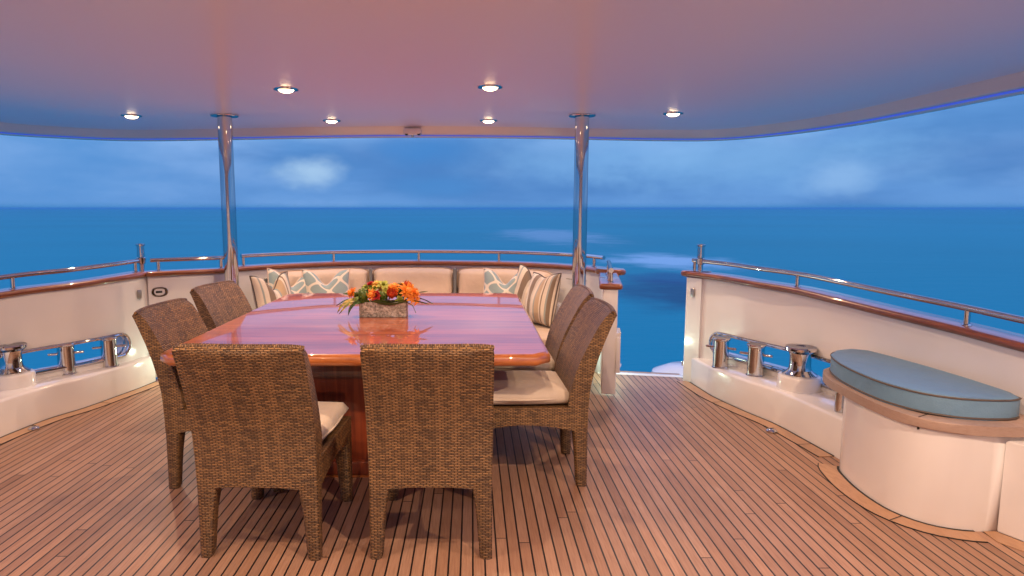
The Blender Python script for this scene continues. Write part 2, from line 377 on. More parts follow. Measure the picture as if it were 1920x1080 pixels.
mk('deck_margin',prism([(2.305,2.828),(2.36,2.828),(2.40,2.74),(2.45,2.635),(2.355,2.63),(2.295,2.735)],.0006,.0036),'teak_margin',smooth=False,kind='structure',label='mitred teak corner piece at the end of the right locker seat',cat='deck trim')
margin('deck_margin',crom([(1.80,5.58,0),(1.15,5.72,0)],.1),-1,.10,.0,5,label='teak board across the open gateway')
mk('gateway_sill',sweep(crom([(1.84,5.605,.0),(1.12,5.755,.0)],.1),-1,[(-.05,-.10),(-.05,.002),(-.02,.010),(.0,.010),(.02,.002),(.02,-.1)]),'gelcoat',kind='structure',label='white sill at the outer edge of the gateway',cat='deck trim')

# ------------------------------------------------------------------ bulwark walls with hawse hole
def arclen(path):
    s=[0]
    for i in range(1,len(path)): s.append(s[-1]+math.hypot(path[i].x-path[i-1].x,path[i].y-path[i-1].y))
    return s
def evalp(path,S,s):
    s=max(0,min(S[-1],s))
    import bisect
    i=min(len(S)-2,max(0,bisect.bisect_right(S,s)-1)); t=(s-S[i])/max(1e-9,S[i+1]-S[i]); return path[i].lerp(path[i+1],t)
def wall(name,path,side,hole,parent,thick=.14,zbot=0):
    S=arclen(path); Nn=normals(path,side)
    def P(s,fz,o):   # s arclength, z absolute, o outward offset
        p=evalp(path,S,s); q=evalp(path,S,min(S[-1],s+.02)); a=evalp(path,S,max(0,s-.02)); d=q-a; d.z=0; d.normalize(); n=Vector((-d.y,d.x,0))*side
        return Vector((p.x-n.x*o,p.y-n.y*o,fz if fz is not None else p.z))
    parts=[]
    def grid(s0,s1,o,zb):
        n=max(2,int((s1-s0)/.05)); V=[];Fs=[]
        zs=8
        for i in range(n+1):
            s=s0+(s1-s0)*i/n; top=evalp(path,S,s).z
            for k in range(zs+1): V.append(P(s,zb+(top-zb)*k/zs,o))
        for i in range(n):
            for k in range(zs): a=i*(zs+1)+k; Fs.append((a,a+1,a+zs+2,a+zs+1))
        return V,Fs
    if hole:
        h0,h1,z0,z1=hole; r=(z1-z0)/2; zc=(z0+z1)/2; A=h0-.15;B=h1+.15
        ring=[];n1=40;C1=h1-r;C0=h0+r
        for i in range(n1): q=C0+(C1-C0)*i/n1; ring.append((q,z1,q,1.0))
        for i in range(16):
            a=math.pi/2-math.pi*i/16; t=i/8 if i<=8 else (16-i)/8; up=i<8
            if t<=.5: ts,tf=C1+(B-C1)*t*2,(1.0 if up else 0.0)
            else: ts,tf=B,(.5+(1-t) if up else .5-(1-t))
            ring.append((C1+r*math.cos(a),zc+r*math.sin(a),ts,tf))
        for i in range(n1): q=C1-(C1-C0)*i/n1; ring.append((q,z0,q,0.0))
        for i in range(16):
            a=-math.pi/2-math.pi*i/16; t=i/8 if i<=8 else (16-i)/8; up=i>8
            if t<=.5: ts,tf=C0+(A-C0)*t*2,(1.0 if up else 0.0)
            else: ts,tf=A,(.5+(1-t) if up else .5-(1-t))
            ring.append((C0+r*math.cos(a),zc+r*math.sin(a),ts,tf))
        M=len(ring)
        for o,zb in ((0,0.0),(thick,zbot)):
            V=[];Fs=[];Lv=6
            for (s,z,ts,tf) in ring:
                tz=zb+(evalp(path,S,ts).z-zb)*tf
                for l in range(Lv+1):
                    f=l/Lv; V.append(P(s+(ts-s)*f,z+(tz-z)*f,o))
            for i in range(M):
                for l in range(Lv):
                    a=i*(Lv+1)+l;b=((i+1)%M)*(Lv+1)+l; Fs.append((a,a+1,b+1,b))
            parts.append((V,Fs)); 
            if A>0.02: parts.append(grid(0,A,o,zb))
            parts.append(grid(B,S[-1],o,zb))
        V=[];Fs=[]
        for (s,z,_a,_b) in ring: V.append(P(s,z,0));V.append(P(s,z,thick))
        for i in range(M): a=2*i;b=2*((i+1)%M); Fs.append((a,a+1,b+1,b))
        parts.append((V,Fs))
        trim=[P(q[0],q[1],-.004) for q in ring]; trim2=[P(q[0],q[1],.05) for q in ring]
    else:
        parts+= [grid(0,S[-1],0,0.0),grid(0,S[-1],thick,zbot)]; trim=None
    # top and end
    V=[];Fs=[]
    for i,p in enumerate(path): V.append(P(S[i],None,0));V.append(P(S[i],None,thick))
    for i in range(len(path)-1): Fs.append((2*i,2*i+1,2*i+3,2*i+2))
    parts.append((V,Fs))
    for s in (0,S[-1]): parts.append(([P(s,zbot if zbot>-.5 else -.12,0),P(s,zbot if zbot>-.5 else -.12,thick),P(s,None,thick),P(s,None,0)],[(0,1,2,3)]))
    w=mk('wall_panel',join(*parts),'gelcoat',parent)
    if trim:
        mk('hawse_ring',join(tube(trim,.0135,10,closed=True),tube(trim2,.010,8,closed=True)),'stainless',parent)
    return P,S
capprof=lambda n0,n1:[(n0,.002),(n0+.012,-.002),(n0+.024,.006),(n0+.03,.02),(n0+.024,.034),(n0+.008,.042),(-n1-.008,.042),(-n1-.024,.034),(-n1-.03,.02),(-n1-.024,.006),(-n1-.01,-.002),(-n1,.002)]
def cap_rail(path,side,parent,thick=.14,name='cap_rail',ends=True):
    mk(name,sweep(path,side,capprof(.0,thick)),'varnished_teak',parent,angle=50)
def rounded_cap(c,rx,ry,z,parent,name='cap_rail',rot=0):
    pl=[(c[0]+math.cos(a)*rx*math.cos(rot)-math.sin(a)*ry*math.sin(rot),c[1]+math.cos(a)*rx*math.sin(rot)+math.sin(a)*ry*math.cos(rot)) for a in [2*math.pi*i/32 for i in range(32)]]
    mk(name,prism(pl,z-.003,z+.046,.018,4),'varnished_teak',parent,angle=50)
br=empty('bulwark',(0,0,0),label='white starboard bulwark right of the gateway with varnished cap and oval hawse hole',cat='bulwark')
PR,SR=wall('r',RW,-1,(.24,1.95,.285,.455),br,zbot=-2.2)
cap_rail(RW,-1,br); rounded_cap((1.875,5.50),.125,.075,.885,br,rot=-.25)
bl=empty('bulwark',(0,0,0),label='white port bulwark at the left edge with varnished cap and oval hawse hole',cat='bulwark')
PL,SL=wall('l',LW,1,(.24,2.3,.285,.455),bl,zbot=-2.2); cap_rail(LW,1,bl)
bs=empty('bulwark',(0,0,0),label='curved white stern bulwark behind the sofa with varnished cap',cat='bulwark')
wall('s',SW,-1,None,bs,zbot=-2.2); cap_rail(SW,-1,bs); rounded_cap((1.195,5.69),.15,.10,.885,bs,rot=-.9)
mk('outlet_plate',box(-.035,.035,-.006,.006,-.03,.03,.004),'brushed_steel',bs).matrix_local=T(-1.885,6.07,.78,rz=R(42))
mk('locker_panel_line',box(-.12,.12,-.003,.003,-.002,.002),'dark_piping',bs).matrix_local=T(.95,6.0,.80,rz=R(-50))
# ledges
def ledge(path,side,wallpath,parent):
    n=len(path); V=[];Fs=[]
    W=wallpath
    for i,p in enumerate(path):
        f=i/(n-1)
        # nearest wall point by y
        q=min(W,key=lambda w:abs(w.y-p.y)); pn=normals(path,side)[i] if i%1==0 else None
        pts=[(0,0),(0,p.z-.02),(-.006,p.z-.006),(-.02,p.z)]
        for o,z in pts: V.append(Vector((p.x+pn.x*o,p.y+pn.y*o,z)))
        V.append(Vector((q.x,p.y,p.z+.004)))
    m=5
    for i in range(n-1):
        for k in range(m-1): a=i*m+k; Fs.append((a,a+1,a+1+m,a+m))
    Fs.append((0,1,2,3,4)); Fs.append(tuple((n-1)*m+k for k in range(m)))
    mk('ledge',(V,Fs),'gelcoat',parent,angle=60)
ledge([p for p in LEDR],-1,RW,br); ledge(LEDL,1,LW,bl)
# chamfer column at bulwark end by the gateway
mk('end_post',sweep(crom([(1.80,5.475,.88),(1.88,5.35,.882)],.05),-1,[(.018,.0,1),(.018,.878,1),(-.1,.878,1),(-.1,0,1)]),'gelcoat',br)
mk('latch_plate',box(-.018,.018,-.006,.006,-.035,.035,.006),'brushed_steel',br).matrix_local=T(1.815,5.40,.76,rz=R(-57))
mk('latch_plate',box(-.02,.02,-.006,.006,-.035,.035,.004),'brushed_steel',bl).matrix_local=T(-2.717,5.36,.75,rz=R(72))
mk('fender',lathe([(.001,-.2),(.16,-.19),(.3,-.13),(.36,0),(.3,.13),(.16,.19),(.001,.2)],32),'gelcoat',br).matrix_local=T(1.95,5.88,-.16)

# ------------------------------------------------------------------ handrails
def frac_pt(path,S,s,side,o,dz):
    p=evalp(path,S,s); q=evalp(path,S,min(S[-1],s+.02)); a=evalp(path,S,max(0,s-.02)); d=q-a; d.z=0; d.normalize(); n=Vector((-d.y,d.x,0))*side
    return Vector((p.x+n.x*o,p.y+n.y*o,p.z+dz))
def handrail(path,side,s0,s1,posts,label,socket=None,RH=.133,OO=-.05,loc=None):
    root=empty('handrail',(0,0,0),label=label,cat='handrail'); S=arclen(path)
    n=max(4,int((s1-s0)/.04)); pts=[frac_pt(path,S,s0+(s1-s0)*i/n,side,OO,RH) for i in range(n+1)]
    mk('rail',join(tube(pts,.0175,16),),'stainless',root)
    for s in posts:
        p=frac_pt(path,S,s,side,OO,.042)
        mk('stanchion',join(tube([p,p+Vector((0,0,.085))],.0145,14),lathe([(.024,0),(.024,.005),(.016,.010)],20,p-Vector((0,0,.001)))),'stainless',root)
    if socket is not None:
        p=frac_pt(path,S,socket,side,OO,RH); z=p.z
        c=(p.x,p.y,0)
        mk('flagstaff_socket',lathe([(.020,z-.095),(.022,z-.03),(.032,z-.026),(.038,z+.02),(.029,z+.026),(.027,z+.118),(.036,z+.122),(.036,z+.134),(.028,z+.138),(.024,z+.10)],24,c),'stainless',root)
    return root
handrail(RW,-1,.0,arclen(RW)[-1],[.02,.98,2.22,3.5,4.7],'polished steel handrail along the right bulwark with a flagstaff socket at its gateway end',socket=.075)
handrail(LW,1,.0,arclen(LW)[-1],[.07,1.05,2.2,3.4,4.6],'polished steel handrail along the left bulwark with a flagstaff socket beside the closed gate',socket=.0)
handrail(SW,-1,.10,arclen(SW)[-1]-.10,[.12,.98,1.80,2.60,3.62],'long curved polished steel handrail over the stern bulwark behind the sofa')
# ------------------------------------------------------------------ gates
def gate(a,b,label,thick=.10,z0=.14,inner=-1,latch=False,fin=False):
    root=empty('gate',(0,0,0),label=label,cat='gate'); a=Vector((*a,.885));b=Vector((*b,.885)); d=(b-a).normalized(); n=Vector((-d.y,d.x,0)); L=(b-a).length; ang=math.atan2(d.y,d.x); M=T(a.x,a.y,0,rz=ang)
    mk('gate_panel',box(0,L,-thick/2,thick/2,z0,.885,.008,3),'gelcoat',root).matrix_local=M
    o=mk('cap_rail',box(-.012,L+.012,-thick/2-.03,thick/2+.03,.886,.928,.017,4),'varnished_teak',root,angle=50); o.matrix_local=M
    r=mk('rail',tube([(.03,0,1.018),(L-.03,0,1.018)],.017,16),'stainless',root); r.matrix_local=M
    for x in (.09,L-.09):
        mk('stanchion',join(tube([(x,0,.926),(x,0,1.008)],.0145,14),lathe([(.024,.926),(.024,.931),(.016,.937)],20,(x,0,0))),'stainless',root).matrix_local=M
    return root,M,L
g1,M1,L1=gate((-2.705,5.475),(-2.12,5.82),'closed white gate between the left bulwark and the left steel post, with oval latch',z0=.03)
def oval(rx,rz,d,y0,n=32):
    V=[];Fs=[];pr=[(1.0,0),(1.0,-.6*d),(.93,-d),(.72,-d),(.62,-.35*d),(.30,-.25*d),(.02,-.25*d)]
    for (k,y) in pr:
        for i in range(n):
            a=2*math.pi*i/n; V.append(Vector((rx*k*math.copysign(abs(math.cos(a))**.8,math.cos(a)),y0+y,rz*k*math.copysign(abs(math.sin(a))**.8,math.sin(a)))))
    for j in range(len(pr)-1):
        for i in range(n): a=j*n+i;b=j*n+(i+1)%n; Fs.append((a,b,b+n,a+n))
    return V,Fs
lt=mk('latch',oval(.065,.042,.012,0),'stainless',g1); lt.matrix_local=M1@T(.085,-.045,.755)
mk('latch_lever',box(-.03,.02,-.006,.004,-.009,.009,.004),'dark_metal',lt).location=(0,-.004,0)
g2,M2,L2=gate((.965,4.56),(1.11,5.36),'white gate swung open towards the camera at the left side of the gateway')
# fin / step plate on the open gate's outboard side
mk('step_fin',join(prism([(-.02,-.045),(.22,-.045),(.22,-.095),(.16,-.085),(.0,-.052)],.30,.315),box(-.012,.0,-.075,-.045,.30,.55,.003)),'gelcoat',g2).matrix_local=M2
V=[(0.0,-.045,.30),(0,-.045,.58),(0,-.075,.585),(0,-.055,.30)]
fin=([Vector(v) for v in V]+[Vector((v[0]+.20,v[1],v[2])) for v in V],[(0,1,2,3),(4,7,6,5),(0,4,5,1),(1,5,6,2),(2,6,7,3),(3,7,4,0)])
mk('step_fin',fin,'gelcoat',g2,smooth=False).matrix_local=M2@T(-.003,-.001,0)
# ------------------------------------------------------------------ posts
def camber(x): 
    u=(x+.55)/3.9
    return .05*math.cos(math.pi/2*min(1,abs(u)))**2
ZC=2.165
def post(x,y,label):
    root=empty('support_post',(x,y,0),label=label,cat='post'); h=ZC+camber(x)
    mk('pole',lathe([(.057,0),(.057,h-.004)],40),'stainless',root)
    mk('flange',lathe([(.064,h-.012),(.105,h-.012),(.108,h-.008),(.108,h-.001),(.064,h-.001)],40),'stainless',root)
    mk('base_ring',lathe([(.095,.0),(.095,.01),(.066,.016)],40),'stainless',root)
post(-2.01,5.50,'polished steel post on the left beside the closed gate')
post(.895,5.50,'polished steel post on the right between the sofa end and the open gate')
# ------------------------------------------------------------------ ceiling
cen=Vector((-.6,2.2,0))
edge=crom([(2.99,-1.9,0),(2.99,1.5,0),(2.98,3.0,0),(2.97,3.61,0),(2.95,4.06,0),(2.93,4.49,0),(2.86,5.16,0),(2.66,5.82,0),(2.34,6.29,0),(1.88,6.42,0),(1.085,6.44,0),(.23,6.435,0),(-.554,6.433,0),(-1.64,6.44,0),(-2.446,6.44,0),(-3.24,6.37,0),(-3.70,6.08,0),(-4.03,5.70,0),(-4.20,5.0,0),(-4.23,3.9,0),(-4.25,1.5,0),(-4.25,-1.9,0)],.10)
def ceil():
    ins=offs(edge,1,.06); V=[];Fs=[];Lv=14;n=len(ins)
    for i,p in enumerate(ins):
        for l in range(Lv+1):
            f=l/Lv; q=cen.lerp(p,.002+.998*f); V.append(Vector((q.x,q.y,ZC+camber(q.x))))
    for i in range(n-1):
        for l in range(Lv): a=i*(Lv+1)+l; Fs.append((a,a+Lv+1,a+Lv+2,a+1))
    k=(n-1)*(Lv+1)
    for l in range(Lv): Fs.append((k+l,l,l+1,k+l+1))
    return V,Fs
cel=mk('ceiling',ceil(),'headliner',kind='structure',label='pale glossy overhead of the aft deck',cat='ceiling',angle=60)
edgez=[Vector((p.x,p.y,ZC+camber(p.x))) for p in edge]
mk('ceiling_lip',sweep(edgez,1,[(.066,.004),(.060,-.003),(.050,-.010),(.022,-.064),(.016,-.070),(.006,-.073),(-.05,-.078),(-.060,-.086),(-.085,-.092),(-.105,-.085),(-.112,-.06),(-.115,.20),(.066,.20)],caps=True),'lip_paint',kind='structure',label='rounded white lip round the edge of the overhead',cat='ceiling')
mk('added_glow_strip',sweep(edgez,1,[(-.004,-.0748),(-.004,-.0775),(-.046,-.0805),(-.046,-.078)]),'blue_glow',label='thin blue glowing strip added under the lip of the overhead',cat='glow strip')  # added glowing strip, gives the lip underside its blue sheen
mk('roof_top',([Vector((p.x,p.y,ZC+camber(p.x)+.18)) for p in edge],[tuple(range(len(edge)))]),'gelcoat',smooth=False,kind='structure',label='upper deck above the overhead',cat='roof')
mk('cabin_wall',box(-4.3,3.2,-1.98,-1.9,-.1,2.4),'gelcoat',smooth=False,kind='structure',label='white cabin bulkhead behind the camera',cat='wall')
# small fitting at the middle of the lip
fit=empty('ceiling_sensor',(-.56,6.36,ZC+.03),label='small boxy camera fitting at the middle of the overhead lip',cat='sensor')
mk('housing',box(-.085,.085,-.03,.06,-.065,.0,.02,4),'lip_paint',fit)
for x in (-.055,.06): mk('lens',lathe([(.018,-.008),(.018,.004),(.010,.006)],16),'dark_metal',fit).matrix_local=T(x,-.022,-.05,rx=R(90))
mk('cable_stub',lathe([(.012,-.085),(.016,-.06)],12),'brushed_steel',fit)
# ------------------------------------------------------------------ downlights
def downlight(x,y,label,E,group='recessed downlights in the overhead',ang=118,blend=.12):
    z=ZC+camber(x); root=empty('ceiling_light',(x,y,z),label=label,cat='ceiling light',group=group)
    mk('bezel',lathe([(.051,.004),(.051,-.006),(.060,-.010),(.078,-.006),(.080,.002)],32),'stainless',root)
    mk('lens',lathe([(.001,-.024),(.025,-.022),(.042,-.015),(.0505,-.004)],24),'warm_lamp',root)
    ld=bpy.data.lights.new('downlight_beam','SPOT'); ld.energy=E; ld.color=(1.0,.66,.42); ld.spot_size=R(ang); ld.spot_blend=blend; ld.shadow_soft_size=.02
    lo=bpy.data.objects.new('downlight_beam',ld); COL.objects.link(lo); lo.parent=root; lo.location=(0,0,-.035)
EN=66
downlight(-2.73,5.43,'leftmost ceiling downlight, outboard of the left post',EN)
downlight(-1.23,5.93,'ceiling downlight above the left half of the sofa, near the rear lip',EN*.8)
downlight(.145,5.93,'ceiling downlight above the right half of the sofa, near the rear lip',EN*.8)
downlight(1.576,5.31,'rightmost ceiling downlight, outboard of the right post',EN)
downlight(-1.20,4.39,'large ceiling downlight above the left side of the table',EN)
downlight(.115,4.31,'large ceiling downlight above the right side of the table',EN)
for x,y,e in ((-1.3,1.75,1.3),(.35,1.55,1.6),(1.9,1.55,2.3),(-2.7,1.6,1.0),(-.5,-.2,2.2)):
    downlight(x,y,'recessed ceiling downlight forward of the dining table, over the near deck',EN*e*.95,ang=146,blend=.12)
# courtesy lights low by the gateways
def courtesy(x,y,z,rz,label,E):
    root=empty('courtesy_light',(x,y,z),rz,label=label,cat='courtesy light')
    mk('housing',box(-.03,.03,-.008,.008,-.02,.02,.004),'stainless',root)
    mk('lens',box(-.022,.022,-.011,-.006,-.013,.013,.002),'green_lamp',root)
    ld=bpy.data.lights.new('courtesy_beam','POINT'); ld.energy=E; ld.color=(.75,1,.72); ld.shadow_soft_size=.02
    lo=bpy.data.objects.new('courtesy_beam',ld); COL.objects.link(lo); lo.parent=root; lo.location=(0,-.05,0)
courtesy(-2.42,5.50,.22,0,'low courtesy light under the closed gate on the left',2.2)
courtesy(1.19,5.56,.22,R(-25),'low courtesy light at the foot of the stern bulwark by the open gate',3.2)
courtesy(1.80,5.52,.14,R(60),'low courtesy light at the foot of the bulwark end right of the gateway',1.0)

# ------------------------------------------------------------------ bollards and capstans
def bollard(x,y,z,ang,label):
    root=empty('bollard',(x,y,z),ang,label=label,cat='bollard',group='polished steel mooring bollards')
    mk('barrel',lathe([(.062,0),(.062,.006),(.058,.010),(.056,.20),(.058,.213),(.064,.218),(.067,.226),(.064,.233),(.045,.236),(.001,.237)],32),'stainless',root)
    mk('cross_bar',join(tube([(-.115,0,.155),(-.112,0,.155),(.112,0,.155),(.115,0,.155)],[.006,.0095,.0095,.006],12)),'stainless',root)
    mk('gasket',lathe([(.064,0),(.064,.004)],24),'black_rubber',root)
def capstan(x,y,z,label):
    root=empty('capstan',(x,y,z),0,label=label,cat='capstan')
    mk('pedestal',lathe([(.138,0),(.136,.085),(.131,.094),(.120,.098),(.10,.099)],40),'gelcoat',root)
    mk('drum',lathe([(.108,.098),(.110,.106),(.090,.118),(.072,.135),(.066,.165),(.066,.225),(.074,.25),(.092,.262),(.100,.27),(.100,.285),(.094,.292),(.055,.296),(.03,.297),(.03,.292),(.001,.292)],40),'stainless',root)
bollard(1.93,5.03,.222,R(-62)+R(25),'polished steel bollard nearest the gateway on the right ledge')
bollard(2.085,4.76,.228,R(-62)+R(25),'polished steel bollard beside the capstan on the right ledge')
capstan(2.215,4.37,.233,'polished steel capstan on a white round pedestal on the right ledge')
bollard(-2.83,5.06,.222,R(30),'polished steel bollard nearest the closed gate on the left ledge')
bollard(-3.005,4.80,.228,R(30),'polished steel bollard beside the capstan on the left ledge')
capstan(-3.16,4.44,.233,'polished steel capstan on a white round pedestal at the left edge')
def deckfill(x,y,label):
    root=empty('deck_filler',(x,y,.004),random.random(),label=label,cat='deck fitting')
    mk('cap',lathe([(.034,0),(.034,.006),(.026,.014),(.012,.02),(.001,.021)],24),'stainless',root)
    mk('key_slot',box(-.012,.012,-.003,.003,.0195,.023),'dark_metal',root)
deckfill(1.955,4.17,'small domed steel deck fitting beside the right ledge'); deckfill(-2.89,4.22,'small domed steel deck fitting beside the left ledge')

# ------------------------------------------------------------------ locker seat at right
ls=empty('locker_seat',(0,0,0),label='curved white locker seat with weathered teak rim at the right edge',cat='locker')
pod=[(p.x,p.y) for p in PODF]+[(2.60,2.83),(2.50,3.4),(2.44,3.72)]
mk('base',prism(pod,0,.452,.004),'gelcoat',ls,angle=50)
rim=[(p.x,p.y) for p in crom([(2.44,3.93,0),(2.30,3.96,0),(2.12,3.88,0),(2.015,3.68,0),(1.985,3.42,0),(1.985,3.2,0),(2.01,3.01,0),(2.09,2.88,0),(2.22,2.82,0),(2.36,2.80,0),(2.50,2.80,0)],.04)]+[(2.58,2.80),(2.52,3.4)]
mk('teak_rim',prism(rim,.452,.497,.006),'teak_rim',ls,angle=50)
mk('rim_seam',xf(box(-.09,.004,-.0022,.0022,.439,.4985),T(2.051,2.943,0,rz=R(-148.5))),'black_rubber',ls,smooth=False)
mk('leg',lathe([(.034,.0),(.034,.205)],24),'stainless',ls).location=(2.20,3.83,.237)
cu=crom([(2.37,3.93,0),(2.25,3.93,0),(2.12,3.83,0),(2.045,3.62,0),(2.02,3.40,0),(2.03,3.18,0),(2.10,3.00,0),(2.22,2.91,0),(2.36,2.885,0),(2.46,2.90,0),(2.50,2.99,0),(2.47,3.45,0)],.04,closed=True)
cs=empty('seat_cushion',(0,0,0),label='powder blue D shaped cushion on the curved locker seat',cat='cushion')
mk('cushion',prism([(p.x,p.y) for p in cu],.498,.60,.016,4),'blue_vinyl',cs,angle=60)
mk('piping',join(tube([(p.x,p.y,.592) for p in cu],.0045,8,closed=True),tube([(p.x,p.y,.506) for p in cu],.0045,8,closed=True)),'dark_piping',cs)
lk=empty('side_locker',(0,0,0),label='white locker wall in the lower right corner beside the curved seat',cat='locker')
mk('locker_side',prism([(2.365,2.825),(2.41,2.73),(2.455,2.62),(2.475,2.4),(2.485,1.4),(2.485,-1.8),(2.63,-1.8),(2.62,2.4),(2.59,2.825)],0,.43,.01),'gelcoat',lk,angle=50)

# ------------------------------------------------------------------ table
tb=empty('dining_table',(-.572,4.28,0),label='large square cornered gloss mahogany dining table',cat='table')
hx,hy=.955,1.17
def oct(i,z,c=.07): 
    x,y=hx-i,hy-i; return [Vector(p) for p in ((-x+c,-y,z),(x-c,-y,z),(x,-y+c,z),(x,y-c,z),(x-c,y,z),(-x+c,y,z),(-x,y-c,z),(-x,-y+c,z))]
def ringstack(st):
    V=[];Fs=[]
    for i,z in st: V+=oct(i,z)
    for j in range(len(st)-1):
        for k in range(8): a=j*8+k;b=j*8+(k+1)%8; Fs.append((a,b,b+8,a+8))
    return V,Fs
V,Fs=ringstack([(.020,.7500),(.30,.7500)]); Fs.append(tuple(range(8,16)))
mk('tabletop',(V,Fs),'mahogany_gloss',tb,smooth=False)
V,Fs=ringstack([(.020,.7499),(.012,.748),(.004,.741),(.0,.733),(-.001,.725),(-.002,.718),(-.002,.712),(-.001,.705),(.003,.697),(.014,.692),(.10,.692)]); Fs.append(tuple(range(80,88)))
mk('edge_moulding',(V,Fs),'mahogany_edge',tb,angle=55)
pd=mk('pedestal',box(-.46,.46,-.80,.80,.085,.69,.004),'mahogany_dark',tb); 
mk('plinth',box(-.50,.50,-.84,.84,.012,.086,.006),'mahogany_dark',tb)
mk('kick_strip',box(-.505,.505,-.845,.845,.0,.012),'mahogany_edge',tb)
# ------------------------------------------------------------------ wicker chairs
def make_chair():
    root=empty('wicker_chair',(0,0,0))
    W=.255
    # back shell: front/rear profile rows (z, yrear, yfront, halfwidth)
    rows=[(.300,-.292,-.222,W-.006),(.36,-.292,-.205,W-.004),(.44,-.294,-.190,W-.002),(.52,-.300,-.200,W),(.60,-.316,-.222,W),(.68,-.338,-.252,W),(.76,-.366,-.290,W),(.84,-.398,-.332,W),(.895,-.422,-.368,W),(.918,-.430,-.383,W-.001),(.929,-.424,-.395,W-.006)]
    nx=16;V=[];Fs=[]
    per=[]
    for z,yr,yf,w in rows:
        k=min(1,max(0,(z-.30)/.5)); conc=.034*k
        def cy(x): return -.7*conc*(1-(x/w)**2)
        zz=lambda x:(z+ (.012*(1-(x/w)**2) if z<.31 else 0)- (.0 if z<.9 else .010*(abs(x)/w)**6))
        row=[]
        for i in range(nx+1): x=-w+2*w*i/nx; row.append(Vector((x,yr+cy(x),zz(x))))
        # round side
        row.append(Vector((w+.0,(yr*.6+yf*.4),zz(w))))
        for i in range(nx+1): x=w-2*w*i/nx; xi=x*.985; row.append(Vector((xi,yf+cy(x)*(1.0),zz(x))))
        row.append(Vector((-w,(yr*.6+yf*.4),zz(w))))
        per.append(row)
    m=len(per[0])
    for row in per: V+=row
    for j in range(len(per)-1):
        for i in range(m): a=j*m+i;b=j*m+(i+1)%m; Fs.append((a,b,b+m,a+m))
    # caps as quads strips
    for base in (0,(len(per)-1)*m):
        for i in range(nx):
            a=base+i;b=base+i+1;c=base+nx+2+(nx-i-1);d=base+nx+2+(nx-i); Fs.append((a,b,c,d))
        Fs.append((base+nx,base+nx+1,base+nx+2)); Fs.append((base,base+m-2,base+m-1))
    bk=boxuv(mk('backrest',(V,Fs),'wicker',root,angle=50))
    # braided top edge
    top=[]
    for i in range(41):
        x=-(W-.002)+2*(W-.002)*i/40; top.append(Vector((x,-.409-.024*(1-(x/W)**2),.9295-.010*(abs(x)/W)**6)))
    br1=mk('braided_edge',tube(top,.011,8),'wicker',bk); me=br1.data; uv=me.uv_layers.new(name='uv')
    for p in me.polygons:
        for li in p.loop_indices:
            c=me.vertices[me.loops[li].vertex_index].co; uv.data[li].uv=((c.z+c.y)*.9,c.x)
    # seat frame with arched apron
    V=[];Fs=[];n=14
    def arch(t): return .300+.035*math.sin(math.pi*min(1,max(0,t)))
    for s in (-1,1):
        pts=[]
        for i in range(n+1):
            t=i/n; y=-.23+.54*t; pts.append((y,arch(t)))
        b=len(V)
        for (y,z) in pts:
            for x,zz in ((s*.252,z),(s*.252,.425),(s*.225,.425),(s*.225,z)): V.append(Vector((x,y,zz)))
        for i in range(n):
            for k in range(4): a=b+i*4+k;c=b+i*4+(k+1)%4; Fs.append((a,c,c+4,a+4))
        Fs.append((b,b+1,b+2,b+3)); Fs.append(tuple(b+n*4+k for k in range(4)))
    b=len(V)
    for i in range(n+1):
        t=i/n; x=-.225+.45*t
        for y,zz in ((.312,arch(t)),(.312,.425),(.285,.425),(.285,arch(t))): V.append(Vector((x,y,zz)))
    for i in range(n):
        for k in range(4): a=b+i*4+k;c=b+i*4+(k+1)%4; Fs.append((a,c,c+4,a+4))
    top=box(-.226,.226,-.23,.286,.405,.424)
    sf=boxuv(mk('seat_frame',join((V,Fs),top),'wicker',root,angle=50))
    def leg(x,y,sx,sy,rear):
        V=[];Fs=[];st=[(0.0,.045,.050),(.012,.052,.056),(.10,.058,.060),(.20,.066,.066),(.30,.082,.075),(.335,.088,.078)]
        pr=[]
        for z,wx,wy in st:
            c=.010; x1=x; x0=x-sx*wx; y1=y+(.0 if rear else 0); y0=y-sy*wy
            xa,xb=min(x0,x1),max(x0,x1); ya,yb=min(y0,y1),max(y0,y1)
            pr.append([Vector(q) for q in ((xa+c,ya,z),(xb-c,ya,z),(xb,ya+c,z),(xb,yb-c,z),(xb-c,yb,z),(xa+c,yb,z),(xa,yb-c,z),(xa,ya+c,z))])
        for r in pr: V+=r
        for j in range(len(pr)-1):
            for k in range(8): a=j*8+k;b=j*8+(k+1)%8; Fs.append((a,b,b+8,a+8))
        Fs.append(tuple(range(8))[::-1]); Fs.append(tuple(range(len(V)-8,len(V))))
        return V,Fs
    for x,y,sx,sy,rear in ((-.2535,-.2935,-1,-1,1),(.2535,-.2935,1,-1,1),(-.2535,.3135,-1,1,0),(.2535,.3135,1,1,0)):
        boxuv(mk('leg',leg(x,y,sx,sy,rear),'wicker',root,angle=50))
    # cushion: rounded slab
    V=[];Fs=[];N=22
    def cush(zt,zb):
        V=[];Fs=[]
        for lay in (0,1):
            for j in range(N+1):
                for i in range(N+1):
                    u=-1+2*i/N; v=-1+2*j/N
                    rr=(abs(u)**5+abs(v)**5)
                    x=.243*u; y=.045+.262*v
                    # rounded rear corners
                    s=1-.10*max(0,-v)**2*abs(u)**3; x*=s
                    e=max(0,1-max(abs(u),abs(v))**9)**.5
                    z=(.466+ (.046 if lay else -.038)*e) + (.010*math.cos(u*1.2)*math.cos(v*1.2)*e if lay else 0)
                    V.append(Vector((x,y,z)))
            b=lay*(N+1)**2
            for j in range(N):
                for i in range(N): a=b+j*(N+1)+i; Fs.append((a,a+1,a+N+2,a+N+1))
        return V,Fs
    cshn=mk('seat_pad',cush(0,0),'cream_fabric',root,angle=80)
    pp=[]
